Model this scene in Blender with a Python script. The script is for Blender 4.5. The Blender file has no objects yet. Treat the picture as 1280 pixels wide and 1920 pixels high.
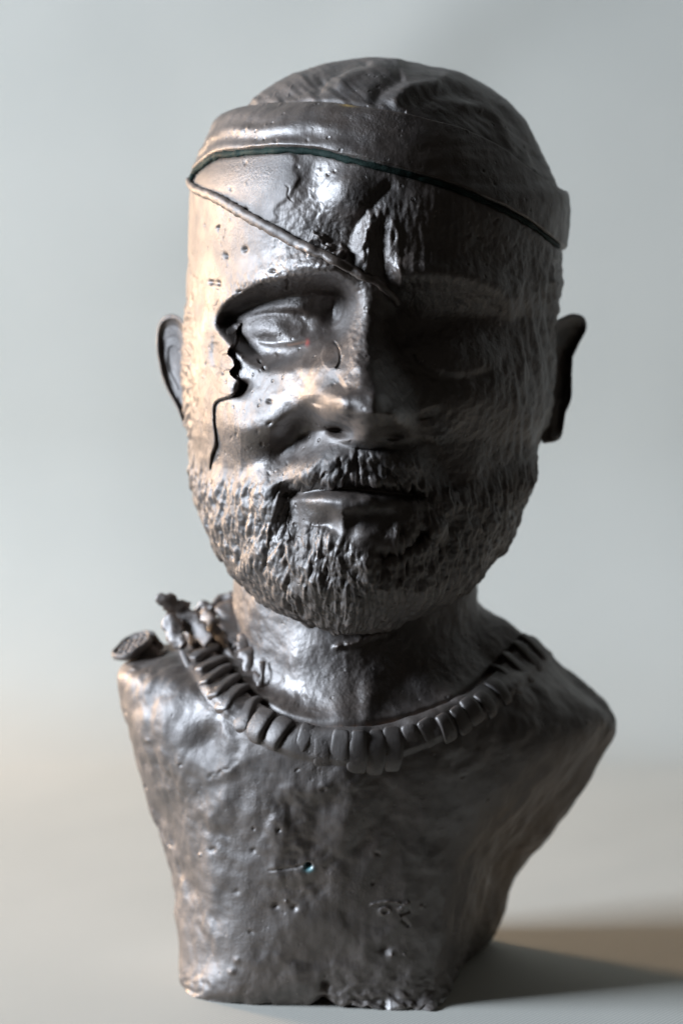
import bpy, math
import numpy as np
from mathutils import Vector

sc = bpy.context.scene
R = math.radians

# ------------------------------------------------------------------ scale and camera
# modelling unit = 0.27 mm; the bust stands on z = 0, the lens looks along +y
S = 0.00027
FL, CD, PITCH = 4305.0, 4300.0, R(6.0)
cP, sP = math.cos(PITCH), math.sin(PITCH)


def ray(u, v):
    return (u - 640.0) / FL, cP + (960.0 - v) / FL * sP, -sP + (960.0 - v) / FL * cP


_d = ray(600.0, 1890.0)
HC = -(-245.0 + CD) / _d[1] * _d[2]        # lens height above the cloth


def at(u, v, y):
    dx, dy, dz = ray(np.asarray(u, float), np.asarray(v, float))
    y = np.asarray(y, float)
    t = (y + CD) / dy
    return np.stack(np.broadcast_arrays(t * dx, y, HC + t * dz), -1)


def on_ground(u, v):
    dx, dy, dz = ray(u, v)
    t = -HC / dz
    return np.array([t * dx, -CD + t * dy, 0.0])


def proj(P):
    x, y, z = P[..., 0], P[..., 1] + CD, P[..., 2] - HC
    f = y * cP - z * sP
    return 640 + FL * x / f, 960 - FL * (y * sP + z * cP) / f


CAM = np.array([0.0, -CD, HC])

cam_d = bpy.data.cameras.new('camera')
cam = bpy.data.objects.new('camera', cam_d)
sc.collection.objects.link(cam)
cam.location = Vector(CAM) * S
cam.rotation_euler = (R(90) - PITCH, 0, 0)
cam_d.lens = 50.0
cam_d.sensor_fit = 'VERTICAL'
cam_d.sensor_height = 50.0 * 1920 / FL
cam_d.sensor_width = 50.0 * 1280 / FL
cam_d.clip_start = 0.05
cam_d.clip_end = 50
cam_d.dof.use_dof = True
cam_d.dof.focus_distance = (CD - 350) * S
cam_d.dof.aperture_fstop = 2.6
sc.camera = cam

# ------------------------------------------------------------------ world and lamps
w = bpy.data.worlds.new('World')
sc.world = w
w.use_nodes = True
w.node_tree.nodes['Background'].inputs[0].default_value = (1.0, 0.95, 0.88, 1)
w.node_tree.nodes['Background'].inputs[1].default_value = 0.026


def lamp(name, loc, target, sx, sy, power, col, spread=180):
    l = bpy.data.lights.new(name, 'AREA')
    l.shape = 'RECTANGLE'
    l.size, l.size_y = sx, sy
    l.energy = power
    l.color = col
    l.spread = R(spread)
    o = bpy.data.objects.new(name, l)
    sc.collection.objects.link(o)
    o.location = loc
    o.rotation_euler = (Vector(target) - Vector(loc)).to_track_quat('-Z', 'Y').to_euler()
    return o


lamp('window_light', (-3.3, -0.60, 1.36), (0, 0.1, 0.30), 1.2, 1.1, 330, (0.71, 0.83, 1.0))
lamp('warm_window_light', (-1.50, 1.02, 0.47), (0, 0.0, 0.28), 0.35, 0.65, 36, (1.0, 0.71, 0.47))

sc.view_settings.view_transform = 'Standard'
sc.view_settings.look = 'None'
sc.view_settings.exposure = 0
sc.view_settings.gamma = 1

# ------------------------------------------------------------------ numeric helpers
rng = np.random.RandomState(7)
_perm = np.random.RandomState(3).permutation(256)
_perm = np.concatenate([_perm, _perm, _perm])
_grad = np.random.RandomState(4).normal(size=(256, 3))
_grad /= np.linalg.norm(_grad, axis=1)[:, None]


def perlin(P):
    """gradient noise of points P (...,3), about -0.7..0.7"""
    P = np.asarray(P, np.float64)
    i = np.floor(P).astype(np.int64)
    f = P - i
    i &= 255
    w_ = f * f * f * (f * (f * 6 - 15) + 10)
    out = 0
    for a in (0, 1):
        wx = w_[..., 0] if a else 1 - w_[..., 0]
        for b in (0, 1):
            wy = w_[..., 1] if b else 1 - w_[..., 1]
            for c in (0, 1):
                wz = w_[..., 2] if c else 1 - w_[..., 2]
                h = _perm[_perm[_perm[(i[..., 0] + a) & 255] + ((i[..., 1] + b) & 255)] + ((i[..., 2] + c) & 255)]
                g = _grad[h]
                d = g[..., 0] * (f[..., 0] - a) + g[..., 1] * (f[..., 1] - b) + g[..., 2] * (f[..., 2] - c)
                out = out + wx * wy * wz * d
    return out


def fbm(P, n=3):
    s, a = 0, 1.0
    for k in range(n):
        s = s + a * perlin(P * 2 ** k + 17.3 * k)
        a *= 0.5
    return s


def sstep(a, b, x):
    t = np.clip((x - a) / (b - a), 0, 1)
    return t * t * (3 - 2 * t)


def G(U, V, cx, cy, sx, sy, rot=0.0):
    c, s = math.cos(R(rot)), math.sin(R(rot))
    du, dv = U - cx, V - cy
    a, b = du * c + dv * s, -du * s + dv * c
    return np.exp(-0.5 * ((a / sx) ** 2 + (b / sy) ** 2))


def pdist(U, V, pts):
    """distance to a polyline, signed side and position 0..1 along it"""
    pts = np.array(pts, float)
    seg = np.diff(pts, axis=0)
    L = np.hypot(seg[:, 0], seg[:, 1])
    cum = np.concatenate([[0], np.cumsum(L)])
    best = np.full(U.shape, 1e9)
    side = np.zeros(U.shape)
    tt = np.zeros(U.shape)
    for k in range(len(seg)):
        du, dv = U - pts[k, 0], V - pts[k, 1]
        t = np.clip((du * seg[k, 0] + dv * seg[k, 1]) / L[k] ** 2, 0, 1)
        ex, ey = du - t * seg[k, 0], dv - t * seg[k, 1]
        d = np.hypot(ex, ey)
        m = d < best
        best = np.where(m, d, best)
        side = np.where(m, np.sign(seg[k, 0] * dv - seg[k, 1] * du), side)
        tt = np.where(m, (cum[k] + t * L[k]) / cum[-1], tt)
    return best, side, tt


def ridge(U, V, pts, sig, taper=True, tp=0.12):
    d, s, t = pdist(U, V, smooth_line(pts))
    w_ = (sstep(0, tp, t) * sstep(1, 1 - tp, t)) if taper else 1.0
    return np.exp(-0.5 * (d / sig) ** 2) * w_


def smooth_line(pts, n=5):
    """Catmull-Rom through the points"""
    P = np.array(pts, float)
    if len(P) < 3:
        return P
    Q = np.vstack([2 * P[0] - P[1], P, 2 * P[-1] - P[-2]])
    out = []
    for i in range(1, len(Q) - 2):
        for k in range(n):
            t = k / n
            out.append(0.5 * ((2 * Q[i]) + (-Q[i - 1] + Q[i + 1]) * t + (2 * Q[i - 1] - 5 * Q[i] + 4 * Q[i + 1] - Q[i + 2]) * t * t
                              + (-Q[i - 1] + 3 * Q[i] - 3 * Q[i + 1] + Q[i + 2]) * t ** 3))
    out.append(P[-1])
    return np.array(out)


def inside(U, V, poly):
    poly = np.array(poly, float)
    r = np.zeros(U.shape, bool)
    n = len(poly)
    j = n - 1
    for i in range(n):
        xi, yi = poly[i]
        xj, yj = poly[j]
        if yi != yj:
            c = ((yi > V) != (yj > V)) & (U < (xj - xi) * (V - yi) / (yj - yi) + xi)
            r ^= c
        j = i
    return r


def blur1(a, sig):
    n = int(3 * sig) + 1
    k = np.exp(-0.5 * (np.arange(-n, n + 1) / sig) ** 2)
    k /= k.sum()
    return np.convolve(np.pad(a, n, mode='edge'), k, mode='valid')


def grid_normals(P, wrap=True):
    if wrap:
        du = np.roll(P, -1, 1) - np.roll(P, 1, 1)
    else:
        du = np.gradient(P, axis=1)
    dv = np.gradient(P, axis=0)
    n = np.cross(du, dv)
    n /= np.maximum(np.linalg.norm(n, axis=-1, keepdims=True), 1e-9)
    return n


# ------------------------------------------------------------------ materials
def nmat(name):
    m = bpy.data.materials.new(name)
    m.use_nodes = True
    nt = m.node_tree
    return m, nt, nt.nodes['Principled BSDF']


def noise_node(nt, scale, detail=4, rough=0.55, vec=None):
    n = nt.nodes.new('ShaderNodeTexNoise')
    n.inputs['Scale'].default_value = scale
    n.inputs['Detail'].default_value = detail
    n.inputs['Roughness'].default_value = rough
    if vec is not None:
        nt.links.new(vec, n.inputs['Vector'])
    return n


def ramp(nt, src, stops):
    r = nt.nodes.new('ShaderNodeValToRGB')
    e = r.color_ramp.elements
    e[0].position, e[0].color = stops[0][0], stops[0][1]
    e[1].position, e[1].color = stops[-1][0], stops[-1][1]
    for p, c in stops[1:-1]:
        x = e.new(p)
        x.color = c
    nt.links.new(src, r.inputs[0])
    return r


def bronze(name, c0, c1, rough=0.51, bump=1.0, streak=0.0, pits=1.0, ior=2.2, wear=1.0):
    m, nt, b = nmat(name)
    L = nt.links.new
    tc = nt.nodes.new('ShaderNodeTexCoord')
    n1 = noise_node(nt, 55, 6, 0.6, tc.outputs['Object'])
    r1 = ramp(nt, n1.outputs['Fac'], [(0.32, (*c0, 1)), (0.68, (*c1, 1))])
    at_ = nt.nodes.new('ShaderNodeAttribute')
    at_.attribute_name = 'stain'
    mx = nt.nodes.new('ShaderNodeMix')
    mx.data_type = 'RGBA'
    L(at_.outputs['Alpha'], mx.inputs['Factor'])
    L(r1.outputs[0], mx.inputs['A'])
    L(at_.outputs['Color'], mx.inputs['B'])
    geo = nt.nodes.new('ShaderNodeNewGeometry')
    rg = ramp(nt, geo.outputs['Pointiness'], [(0.505, (0, 0, 0, 1)), (0.56, (1, 1, 1, 1))])
    n5 = noise_node(nt, 22, 4, 0.6, tc.outputs['Object'])
    mw = nt.nodes.new('ShaderNodeMath')
    mw.operation = 'MULTIPLY'
    L(rg.outputs[0], mw.inputs[0])
    L(n5.outputs['Fac'], mw.inputs[1])
    mw2 = nt.nodes.new('ShaderNodeMix')
    mw2.data_type = 'RGBA'
    mw3 = nt.nodes.new('ShaderNodeMath')
    mw3.operation = 'MULTIPLY'
    mw3.inputs[1].default_value = wear
    L(mw.outputs[0], mw3.inputs[0])
    L(mw3.outputs[0], mw2.inputs['Factor'])
    L(mx.outputs['Result'], mw2.inputs['A'])
    mw2.inputs['B'].default_value = (0.12, 0.075, 0.05, 1)
    vd = nt.nodes.new('ShaderNodeTexVoronoi')
    vd.inputs['Scale'].default_value = 230
    L(tc.outputs['Object'], vd.inputs['Vector'])
    rd_ = ramp(nt, vd.outputs['Distance'], [(0.05, (1, 1, 1, 1)), (0.075, (0, 0, 0, 1))])
    sx = nt.nodes.new('ShaderNodeSeparateColor')
    L(vd.outputs['Color'], sx.inputs[0])
    rc_ = ramp(nt, sx.outputs[0], [(0.8, (0, 0, 0, 1)), (0.95, (1, 1, 1, 1))])
    mu = nt.nodes.new('ShaderNodeMath')
    mu.operation = 'MULTIPLY'
    L(rd_.outputs[0], mu.inputs[0])
    L(rc_.outputs[0], mu.inputs[1])
    mw4 = nt.nodes.new('ShaderNodeMix')
    mw4.data_type = 'RGBA'
    L(mu.outputs[0], mw4.inputs['Factor'])
    L(mw2.outputs['Result'], mw4.inputs['A'])
    mw4.inputs['B'].default_value = (0.30, 0.24, 0.20, 1)
    L(mw4.outputs['Result'], b.inputs['Base Color'])
    n2 = noise_node(nt, 30, 9, 0.65, tc.outputs['Object'])
    r2 = nt.nodes.new('ShaderNodeMapRange')
    r2.inputs['From Min'].default_value = 0.3
    r2.inputs['From Max'].default_value = 0.7
    r2.inputs['To Min'].default_value = rough - 0.13
    r2.inputs['To Max'].default_value = rough + 0.17
    L(n2.outputs['Fac'], r2.inputs['Value'])
    L(r2.outputs[0], b.inputs['Roughness'])
    b.inputs['Metallic'].default_value = 0.0
    b.inputs['IOR'].default_value = ior
    b.inputs['Specular Tint'].default_value = (1.0, 0.93, 0.875, 1)
    # fine clay texture left in the cast surface
    n3 = noise_node(nt, 800, 5, 0.65, tc.outputs['Object'])
    mp = nt.nodes.new('ShaderNodeMapping')
    mp.inputs['Scale'].default_value = (1, 1, 0.22)
    L(tc.outputs['Object'], mp.inputs['Vector'])
    n4 = noise_node(nt, 900, 3, 0.6, mp.outputs['Vector'])
    vo = nt.nodes.new('ShaderNodeTexVoronoi')
    vo.inputs['Scale'].default_value = 170
    L(tc.outputs['Object'], vo.inputs['Vector'])
    rv = ramp(nt, vo.outputs['Distance'], [(0.06, (0, 0, 0, 1)), (0.2, (1, 1, 1, 1))])
    npz = noise_node(nt, 60, 2, 0.5, tc.outputs['Object'])
    rp = ramp(nt, npz.outputs['Fac'], [(0.5, (1, 1, 1, 1)), (0.6, (0, 0, 0, 1))])
    mxp = nt.nodes.new('ShaderNodeMath')
    mxp.operation = 'MAXIMUM'
    L(rv.outputs[0], mxp.inputs[0])
    L(rp.outputs[0], mxp.inputs[1])
    b1 = nt.nodes.new('ShaderNodeBump')
    nm_ = noise_node(nt, 26, 4, 0.6, tc.outputs['Object'])
    rm_ = ramp(nt, nm_.outputs['Fac'], [(0.42, (0.12, 0.12, 0.12, 1)), (0.62, (1, 1, 1, 1))])
    ms_ = nt.nodes.new('ShaderNodeMath')
    ms_.operation = 'MULTIPLY'
    ms_.inputs[1].default_value = 0.62 * bump
    L(rm_.outputs[0], ms_.inputs[0])
    L(ms_.outputs[0], b1.inputs['Strength'])
    b1.inputs['Distance'].default_value = 0.0007
    L(n3.outputs['Fac'], b1.inputs['Height'])
    b2 = nt.nodes.new('ShaderNodeBump')
    b2.inputs['Strength'].default_value = 0.25 * bump + streak
    b2.inputs['Distance'].default_value = 0.0005
    L(n4.outputs['Fac'], b2.inputs['Height'])
    L(b1.outputs[0], b2.inputs['Normal'])
    b3 = nt.nodes.new('ShaderNodeBump')
    b3.inputs['Strength'].default_value = 0.7 * pits
    b3.inputs['Distance'].default_value = 0.0006
    L(mxp.outputs[0], b3.inputs['Height'])
    L(b2.outputs[0], b3.inputs['Normal'])
    L(b3.outputs[0], b.inputs['Normal'])
    return m


DK, BR = (0.024, 0.017, 0.0135), (0.060, 0.042, 0.031)
M_skin = bronze('dark_bronze', DK, BR)
M_hair = bronze('brown_bronze', (0.018, 0.014, 0.012), (0.052, 0.037, 0.028), 0.56, ior=2.1)
M_beard = bronze('beard_bronze', (0.015, 0.012, 0.0105), (0.050, 0.036, 0.027), 0.55, 1.0)
M_torso = bronze('torso_bronze', (0.030, 0.0225, 0.0185), (0.062, 0.046, 0.036), 0.54, 0.8, 0.0, 0.5)
M_cord = bronze('green_patina', (0.006, 0.012, 0.010), (0.022, 0.042, 0.034), 0.7, 1.2, ior=1.25, wear=0.0)


# ------------------------------------------------------------------ object helpers
def link(o, parent=None):
    sc.collection.objects.link(o)
    if parent is not None:
        o.parent = parent
    return o


def raw_mesh(name, verts, faces, mat, parent, normals=None, stain=None, smooth=True, label=None):
    me = bpy.data.meshes.new(name)
    verts = np.ascontiguousarray(verts, np.float32) * S
    faces = np.asarray(faces, np.int32)
    nf, k = faces.shape
    me.vertices.add(len(verts))
    me.vertices.foreach_set('co', verts.ravel())
    me.loops.add(nf * k)
    me.loops.foreach_set('vertex_index', faces.ravel())
    me.polygons.add(nf)
    me.polygons.foreach_set('loop_start', np.arange(0, nf * k, k, dtype=np.int32))
    me.polygons.foreach_set('use_smooth', np.full(nf, smooth))
    me.update(calc_edges=True)
    if normals is not None:
        me.normals_split_custom_set_from_vertices(np.asarray(normals, np.float32))
    if stain is None:
        stain = np.zeros((len(verts), 4))
    if True:
        a = me.attributes.new('stain', 'FLOAT_COLOR', 'POINT')
        a.data.foreach_set('color', np.ascontiguousarray(stain, np.float32).ravel())
    me.materials.append(mat)
    o = link(bpy.data.objects.new(name, me), parent)
    if label:
        o['label'] = label
    return o


def grid_faces(nr, nc, wrap):
    i = np.arange(nr - 1)[:, None]
    j = np.arange(nc if wrap else nc - 1)[None, :]
    j2 = (j + 1) % nc
    return np.stack(np.broadcast_arrays(i * nc + j, (i + 1) * nc + j, (i + 1) * nc + j2, i * nc + j2), -1)


def split_grid(P, N, stain, regions, wrap=True, flip=False):
    """P grid of points; regions: list of (name, mask per vertex, material, parent, label). First match wins; the last takes the rest."""
    nr, nc = P.shape[:2]
    Fc = grid_faces(nr, nc, wrap).reshape(-1, 4)
    if flip:
        Fc = Fc[:, ::-1]
    used = np.zeros(len(Fc), bool)
    out = {}
    Pf, Nf, Sf = P.reshape(-1, 3), N.reshape(-1, 3), stain.reshape(-1, 4)
    for name, mask, mat, parent, label in regions:
        fm = ~used if mask is None else (mask.reshape(-1)[Fc[:, 0]] & ~used)
        used |= fm
        f = Fc[fm]
        idx, inv = np.unique(f.ravel(), return_inverse=True)
        par = out.get(parent, parent) if isinstance(parent, str) else parent
        out[name] = raw_mesh(name, Pf[idx], inv.reshape(-1, 4), mat, par, Nf[idx], Sf[idx], True, label)
    return out


root = bpy.data.objects.new('portrait_bust', None)
link(root)
root['label'] = 'dark bronze bust of a bearded man wearing headband and eyepatch, standing on pale grey cloth'
root['category'] = 'sculpture'

# ================================================================== HEAD
vtab = np.array([
    # v, xL, xR
    (107, 692, 702), (109, 668, 735), (113, 636, 757), (118, 612, 775), (125, 588, 815), (135, 562, 862), (150, 529, 893), (165, 503, 920),
    (185, 478, 947), (203, 455, 965), (213, 426, 973), (228, 409, 985), (248, 397, 996), (265, 390, 1005), (295, 377, 1020), (325, 364, 1034), (350, 357, 1044),
    (360, 356, 1056), (375, 356, 1061), (400, 355, 1062), (430, 354, 1060), (466, 353, 1054), (482, 353, 1054), (530, 351, 1056), (565, 350, 1047), (600, 345, 1042),
    (700, 339, 1041), (760, 341, 1036), (800, 347, 1026), (830, 353, 1012), (870, 359, 1004), (905, 364, 997), (935, 372, 984), (965, 381, 973), (985, 389, 966),
    (1020, 406, 945), (1048, 422, 925), (1075, 440, 903), (1098, 460, 880), (1125, 495, 842), (1148, 540, 792), (1168, 588, 735), (1181, 622, 695), (1190, 650, 662)], float)
ytab = np.array([
    # v, front, widest, back
    (107, 0, 20, 40), (109, -55, 20, 90), (113, -95, 20, 130), (118, -130, 20, 170), (125, -165, 20, 205), (135, -200, 20, 240), (150, -235, 20, 280), (165, -262, 20, 310),
    (185, -288, 20, 340), (205, -308, 20, 360), (250, -340, 15, 400), (300, -362, 10, 425), (350, -378, 0, 440), (400, -386, 0, 445), (500, -392, 0, 440), (560, -385, 0, 430), (620, -372, 0, 415),
    (700, -372, 0, 390), (800, -380, 0, 340), (900, -392, -20, 270), (1000, -400, -60, 180), (1060, -400, -95, 90), (1120, -385, -150, 0), (1150, -360, -190, -100), (1175, -325, -230, -190), (1190, -285, -280, -275)], float)

# rows: fine near the two poles
dv = []
v = 107.0
rows = [v]
while v < 1190:
    step = min(0.35 + (v - 107) * 0.03, 1.75, 0.3 + (1190 - v) * 0.05)
    v = min(v + step, 1190.0)
    rows.append(v)
rows = np.array(rows)
NR = len(rows)
NF, NB = 640, 120
th = np.linspace(0, np.pi, NF)
thb = np.linspace(np.pi, 2 * np.pi, NB + 2)[1:-1]


def tabrow(tab, c, sig=5):
    return blur1(np.interp(rows, tab[:, 0], tab[:, c]), sig)


xL, xR = tabrow(vtab, 1, 3), tabrow(vtab, 2, 3)
yF, yM, yB = tabrow(ytab, 1, 14), tabrow(ytab, 2, 14), tabrow(ytab, 3, 14)
cx, ax = (xL + xR) / 2, (xR - xL) / 2
t = -np.cos(th)
q = (1 - np.abs(t) ** 1.95) ** (1 / 1.9)
Vg = np.repeat(rows[:, None], NF, 1)
Ug = cx[:, None] + ax[:, None] * t[None]
Yg = yM[:, None] + (yF - yM)[:, None] * q[None]
Pf = at(Ug, Vg, Yg)
tb = -np.cos(thb)
Ub = cx[:, None] + ax[:, None] * tb[None]
Vb = np.repeat(rows[:, None], NB, 1)
Pb = at(Ub, Vb, np.repeat(yM[:, None], NB, 1))
Pb[..., 1] += (yB - yM)[:, None] * (np.abs(np.sin(thb))[None] ** 0.9)
P = np.concatenate([Pf, Pb], 1)
U = np.concatenate([Ug, Ub], 1)
V = np.concatenate([Vg, Vb], 1)
front = np.concatenate([np.ones((NR, NF), bool), np.zeros((NR, NB), bool)], 1)
edge = np.concatenate([np.repeat(sstep(0, 0.45, q)[None], NR, 0), np.zeros((NR, NB))], 1)

# ---- large forms of the face, pushed towards the viewer
fu, fv = U[:, :NF], V[:, :NF]
h = np.zeros_like(fu)
# eye sockets, brow, eyeball (viewer's left)
brow = smooth_line([(380, 640), (398, 606), (425, 574), (465, 548), (520, 530), (575, 521), (625, 524), (665, 545), (690, 580)])
bvv = np.interp(fu, brow[:, 0], brow[:, 1]) + 7 * perlin(np.stack([fu / 34, fv / 60, fu * 0 + 2], -1))
h += -72 * sstep(-12, 34, fv - bvv) * (1 - sstep(628, 705, fv + 0.12 * (fu - 520))) * sstep(0, 46, fu - 388 - 0.9 * np.clip(fv - 605, 0, 90)) * sstep(690, 620, fu)
h += 16 * ridge(fu, fv, [(398, 590), (420, 562), (465, 534), (530, 514), (600, 505), (655, 520)], 22)
h += -34 * G(fu, fv, 628, 575, 28, 34)
h += 26 * G(fu, fv, 506, 621, 46, 19, 5)
h += 7 * ridge(fu, fv, [(440, 610), (470, 590), (510, 579), (555, 578), (600, 592)], 9, tp=0.3)
h += -5 * ridge(fu, fv, [(446, 612), (470, 596), (505, 588), (545, 587), (576, 596)], 5)
h += 4.5 * ridge(fu, fv, [(440, 618), (466, 637), (499, 650), (545, 650), (574, 642), (600, 634)], 7, tp=0.3)
h += -2.5 * ridge(fu, fv, [(480, 640), (500, 643), (515, 643), (550, 641), (574, 634)], 3.0)
h += -7 * G(fu, fv, 520, 672, 60, 9, 0)
rr = np.hypot((fu - 542) / 1.08, fv - 610)
h += 1.4 * np.exp(-0.5 * ((rr - 22) / 4.5) ** 2) * sstep(528, 545, fu) - 9 * G(fu, fv, 572, 606, 16, 20) - 5 * np.exp(-0.5 * ((rr) / 14) ** 2)
# right side socket and brow
h += -46 * G(fu, fv, 850, 605, 85, 40, -4)
h += -18 * G(fu, fv, 745, 600, 28, 46)
h += 30 * ridge(fu, fv, [(720, 520), (780, 512), (860, 520), (930, 545), (985, 590)], 22)
h += 30 * G(fu, fv, 845, 640, 60, 34)
# nose
nv = np.array([520, 560, 600, 640, 690, 740, 775, 800, 815, 826, 834, 842])
ncx = np.interp(fv, nv, [700, 694, 686, 681, 682, 689, 694, 698, 700, 700, 700, 700])
nam = np.interp(fv, nv, [0, 14, 44, 86, 134, 178, 180, 148, 118, 78, 30, 0])
nwl = np.interp(fv, nv, [26, 32, 48, 74, 94, 102, 92, 82, 72, 62, 54, 48])
nwr = np.interp(fv, nv, [30, 36, 46, 58, 70, 80, 82, 78, 72, 62, 54, 48])
dn = np.abs(fu - ncx) / np.where(fu < ncx, nwl, nwr)
h += nam * np.exp(-0.5 * (dn / 0.60) ** 2.25)
h += 18 * G(fu, fv, 694, 764, 28, 22)
h += 7 * perlin(np.stack([fu / 24, fv / 24, fu * 0 + 31], -1)) * G(fu, fv, 690, 700, 60, 90)


def ball(cx_, cy_, rx, ry, amp, rot=0, p=0.6):
    c, s = math.cos(R(rot)), math.sin(R(rot))
    du, dv_ = fu - cx_, fv - cy_
    a, b = (du * c + dv_ * s) / rx, (-du * s + dv_ * c) / ry
    return amp * np.clip(1 - a * a - b * b, 0, 1) ** p


h += 60 * np.exp(-0.5 * (((fu - 627) / 27) ** 2 + ((fv - 760) / np.where(fv < 760, 24, 26)) ** 2) ** 1.4) * sstep(814, 798, fv)
h += 48 * np.exp(-0.5 * (((fu - 756) / 22) ** 2 + ((fv - 782) / 25) ** 2) ** 1.5) * sstep(828, 812, fv)
h += -70 * G(fu, fv, 640, 807, 18, 8, 12)
h += -60 * G(fu, fv, 732, 817, 17, 9, -8)
h += -14 * ridge(fu, fv, [(594, 765), (604, 745), (628, 727), (646, 716)], 9)
h += -12 * ridge(fu, fv, [(790, 790), (782, 760), (760, 738)], 9)
# cheeks and fold
cvb = np.interp(fu, [380, 405, 451, 506, 583, 625], [775, 780, 808, 792, 738, 712]) + 5 * perlin(np.stack([fu / 40, fv / 60, fu * 0 + 21], -1))
cs = fv - cvb
h += 50 * np.where(cs < 0, np.exp(-(np.abs(cs) / 88) ** 1.8), np.exp(-(np.abs(cs) / 44) ** 1.8)) * sstep(375, 440, fu) * sstep(650, 585, fu)
h += 28 * G(fu, fv, 880, 750, 90, 50, -8)
h += -14 * G(fu, fv, 480, 865, 80, 34, -20)
h += -20 * G(fu, fv, 930, 860, 70, 50)
h += -40 * ridge(fu, fv, [(604, 752), (588, 778), (566, 808), (540, 838), (515, 872), (490, 905)], 23, tp=0.45)
h += -24 * ridge(fu, fv, [(784, 770), (808, 820), (836, 880), (850, 930)], 22)
# muzzle, lips and chin
h += 38 * G(fu, fv, 668, 895, 115, 56)
h += 18 * ridge(fu, fv, [(540, 905), (568, 885), (608, 864), (655, 852), (700, 850), (750, 862), (800, 895)], 17)
h += -26 * ridge(fu, fv, [(520, 932), (555, 924), (600, 919), (660, 917), (720, 923), (780, 930), (815, 940)], 7.5)
h += -20 * G(fu, fv, 545, 958, 24, 30, 20)
h += 6 * perlin(np.stack([fu / 30, fv / 22, fu * 0 + 11], -1)) * G(fu, fv, 660, 950, 100, 60)
h += 17 * G(fu, fv, 640, 946, 56, 15, 2)
h += -17 * ridge(fu, fv, [(532, 900), (540, 925), (546, 955), (546, 990), (562, 1025)], 14)
h += 10 * G(fu, fv, 505, 950, 22, 50, 8)
h += -12 * ridge(fu, fv, [(570, 990), (630, 984), (690, 978), (750, 985)], 13)
h += 14 * G(fu, fv, 640, 985, 10, 20)
h += 24 * G(fu, fv, 690, 1002, 48, 34)
h += 26 * G(fu, fv, 640, 1090, 150, 62)
h += -26 * ridge(fu, fv, [(700, 1046), (735, 1040), (775, 1018), (800, 990)], 9)
h += -14 * G(fu, fv, 708, 1052, 10, 16)
h += 16 * ridge(fu, fv, [(660, 1080), (700, 1052), (750, 1035), (800, 1010), (835, 970)], 16)
# forehead
h += 16 * G(fu, fv, 650, 352, 38, 30, -30)
h += -12 * G(fu, fv, 588, 345, 22, 40)
h += -8 * ridge(fu, fv, [(745, 335), (715, 362), (690, 392), (668, 425), (655, 470), (660, 510)], 8)
fn = 0.65 + 0.9 * perlin(np.stack([fu / 12, fv / 20, fu * 0 + 41], -1))
h += 12 * fn * ridge(fu, fv, [(708, 385), (692, 415), (684, 450), (682, 490), (682, 530)], 9)
h += -5 * ridge(fu, fv, [(722, 400), (714, 440), (712, 490), (716, 535)], 7)
h += 6 * fn * ridge(fu, fv, [(735, 400), (740, 440), (742, 480), (750, 515)], 9)
h += -12 * G(fu, fv, 640, 440, 22, 26)
h += 14 * G(fu, fv, 600, 500, 40, 16, 10)
h += 12 * G(fu, fv, 820, 420, 70, 60)
h += 10 * G(fu, fv, 470, 380, 80, 60)
# the smooth added plate on the forehead with a broken right edge
plate = inside(fu, fv, [(372, 300), (545, 280), (556, 300), (550, 318), (563, 333), (552, 352), (540, 372), (522, 385), (514, 396), (520, 410), (505, 420), (470, 400), (420, 372), (365, 350)])


def soft(mask, n=2):
    m = mask.astype(float)
    for k in range(n):
        m = (m + np.roll(m, 1, 0) + np.roll(m, -1, 0) + np.roll(m, 1, 1) + np.roll(m, -1, 1)) / 5
    return m


h += 3 * soft(plate, 8)
# side plate, cheek crack and the curled flakes by the outer corner of the eye
side_edge = smooth_line([(408, 596), (436, 606), (452, 606), (444, 622), (441, 644), (428, 660), (438, 672), (441, 688), (432, 698), (446, 712), (450, 728), (436, 742), (408, 752), (401, 770), (402, 800), (405, 830), (397, 856), (392, 890)])
dS, sS, tS = pdist(fu, fv, side_edge)
inS = (fu < np.interp(fv, side_edge[:, 1], side_edge[:, 0])) & (fv > 590) & (fv < 890)
h += 19 * soft(inS * np.exp(-dS / 34.0), 3) * sstep(590, 630, fv) * sstep(890, 850, fv)
crn = perlin(np.stack([fu / 13, fv / 13, fu * 0 + 51], -1))
h += -(6 + 6 * crn) * np.exp(-0.5 * ((dS - 1.5) / (1.7 + 1.2 * crn)) ** 2) * (~inS) * sstep(0.05, 0.15, tS) * sstep(1, 0.93, tS)
h += -30 * G(fu, fv, 455, 727, 9, 7, -30)
h += -6 * ridge(fu, fv, [(403, 640), (399, 665), (404, 690)], 4)
for (bx, by, rx, ry, am, ro) in [(436, 618, 13, 9, 5, -40), (420, 645, 20, 20, 5, 20), (424, 678, 19, 20, 6, -10), (426, 716, 26, 24, 8, 25)]:
    h = np.maximum(h, h * 0 + h + ball(bx, by, rx, ry, am, ro, 0.45))
# disc-shaped tear
dd = np.hypot((fu - 620) / 17, (fv - 668) / 26)
h += 2.5 * sstep(1.08, 0.9, dd) - 7 * np.exp(-0.5 * ((dd - 1.05) / 0.08) ** 2) * sstep(622, 630, fu) * (fv < 690)

# ---- eyepatch: a thin shell over the right socket
patch_poly = smooth_line([(742, 560), (790, 548), (850, 550), (905, 566), (945, 610), (950, 650), (920, 688), (870, 703), (820, 700), (780, 678), (755, 630), (742, 560)])
patch = inside(fu, fv, patch_poly)
h += 5 * soft(patch, 24)
h += -5 * ridge(fu, fv, [(760, 660), (780, 686), (820, 709), (870, 712), (925, 695)], 8)
h += 3 * ridge(fu, fv, [(940, 600), (975, 640), (1005, 675), (1030, 700)], 5)

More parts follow.
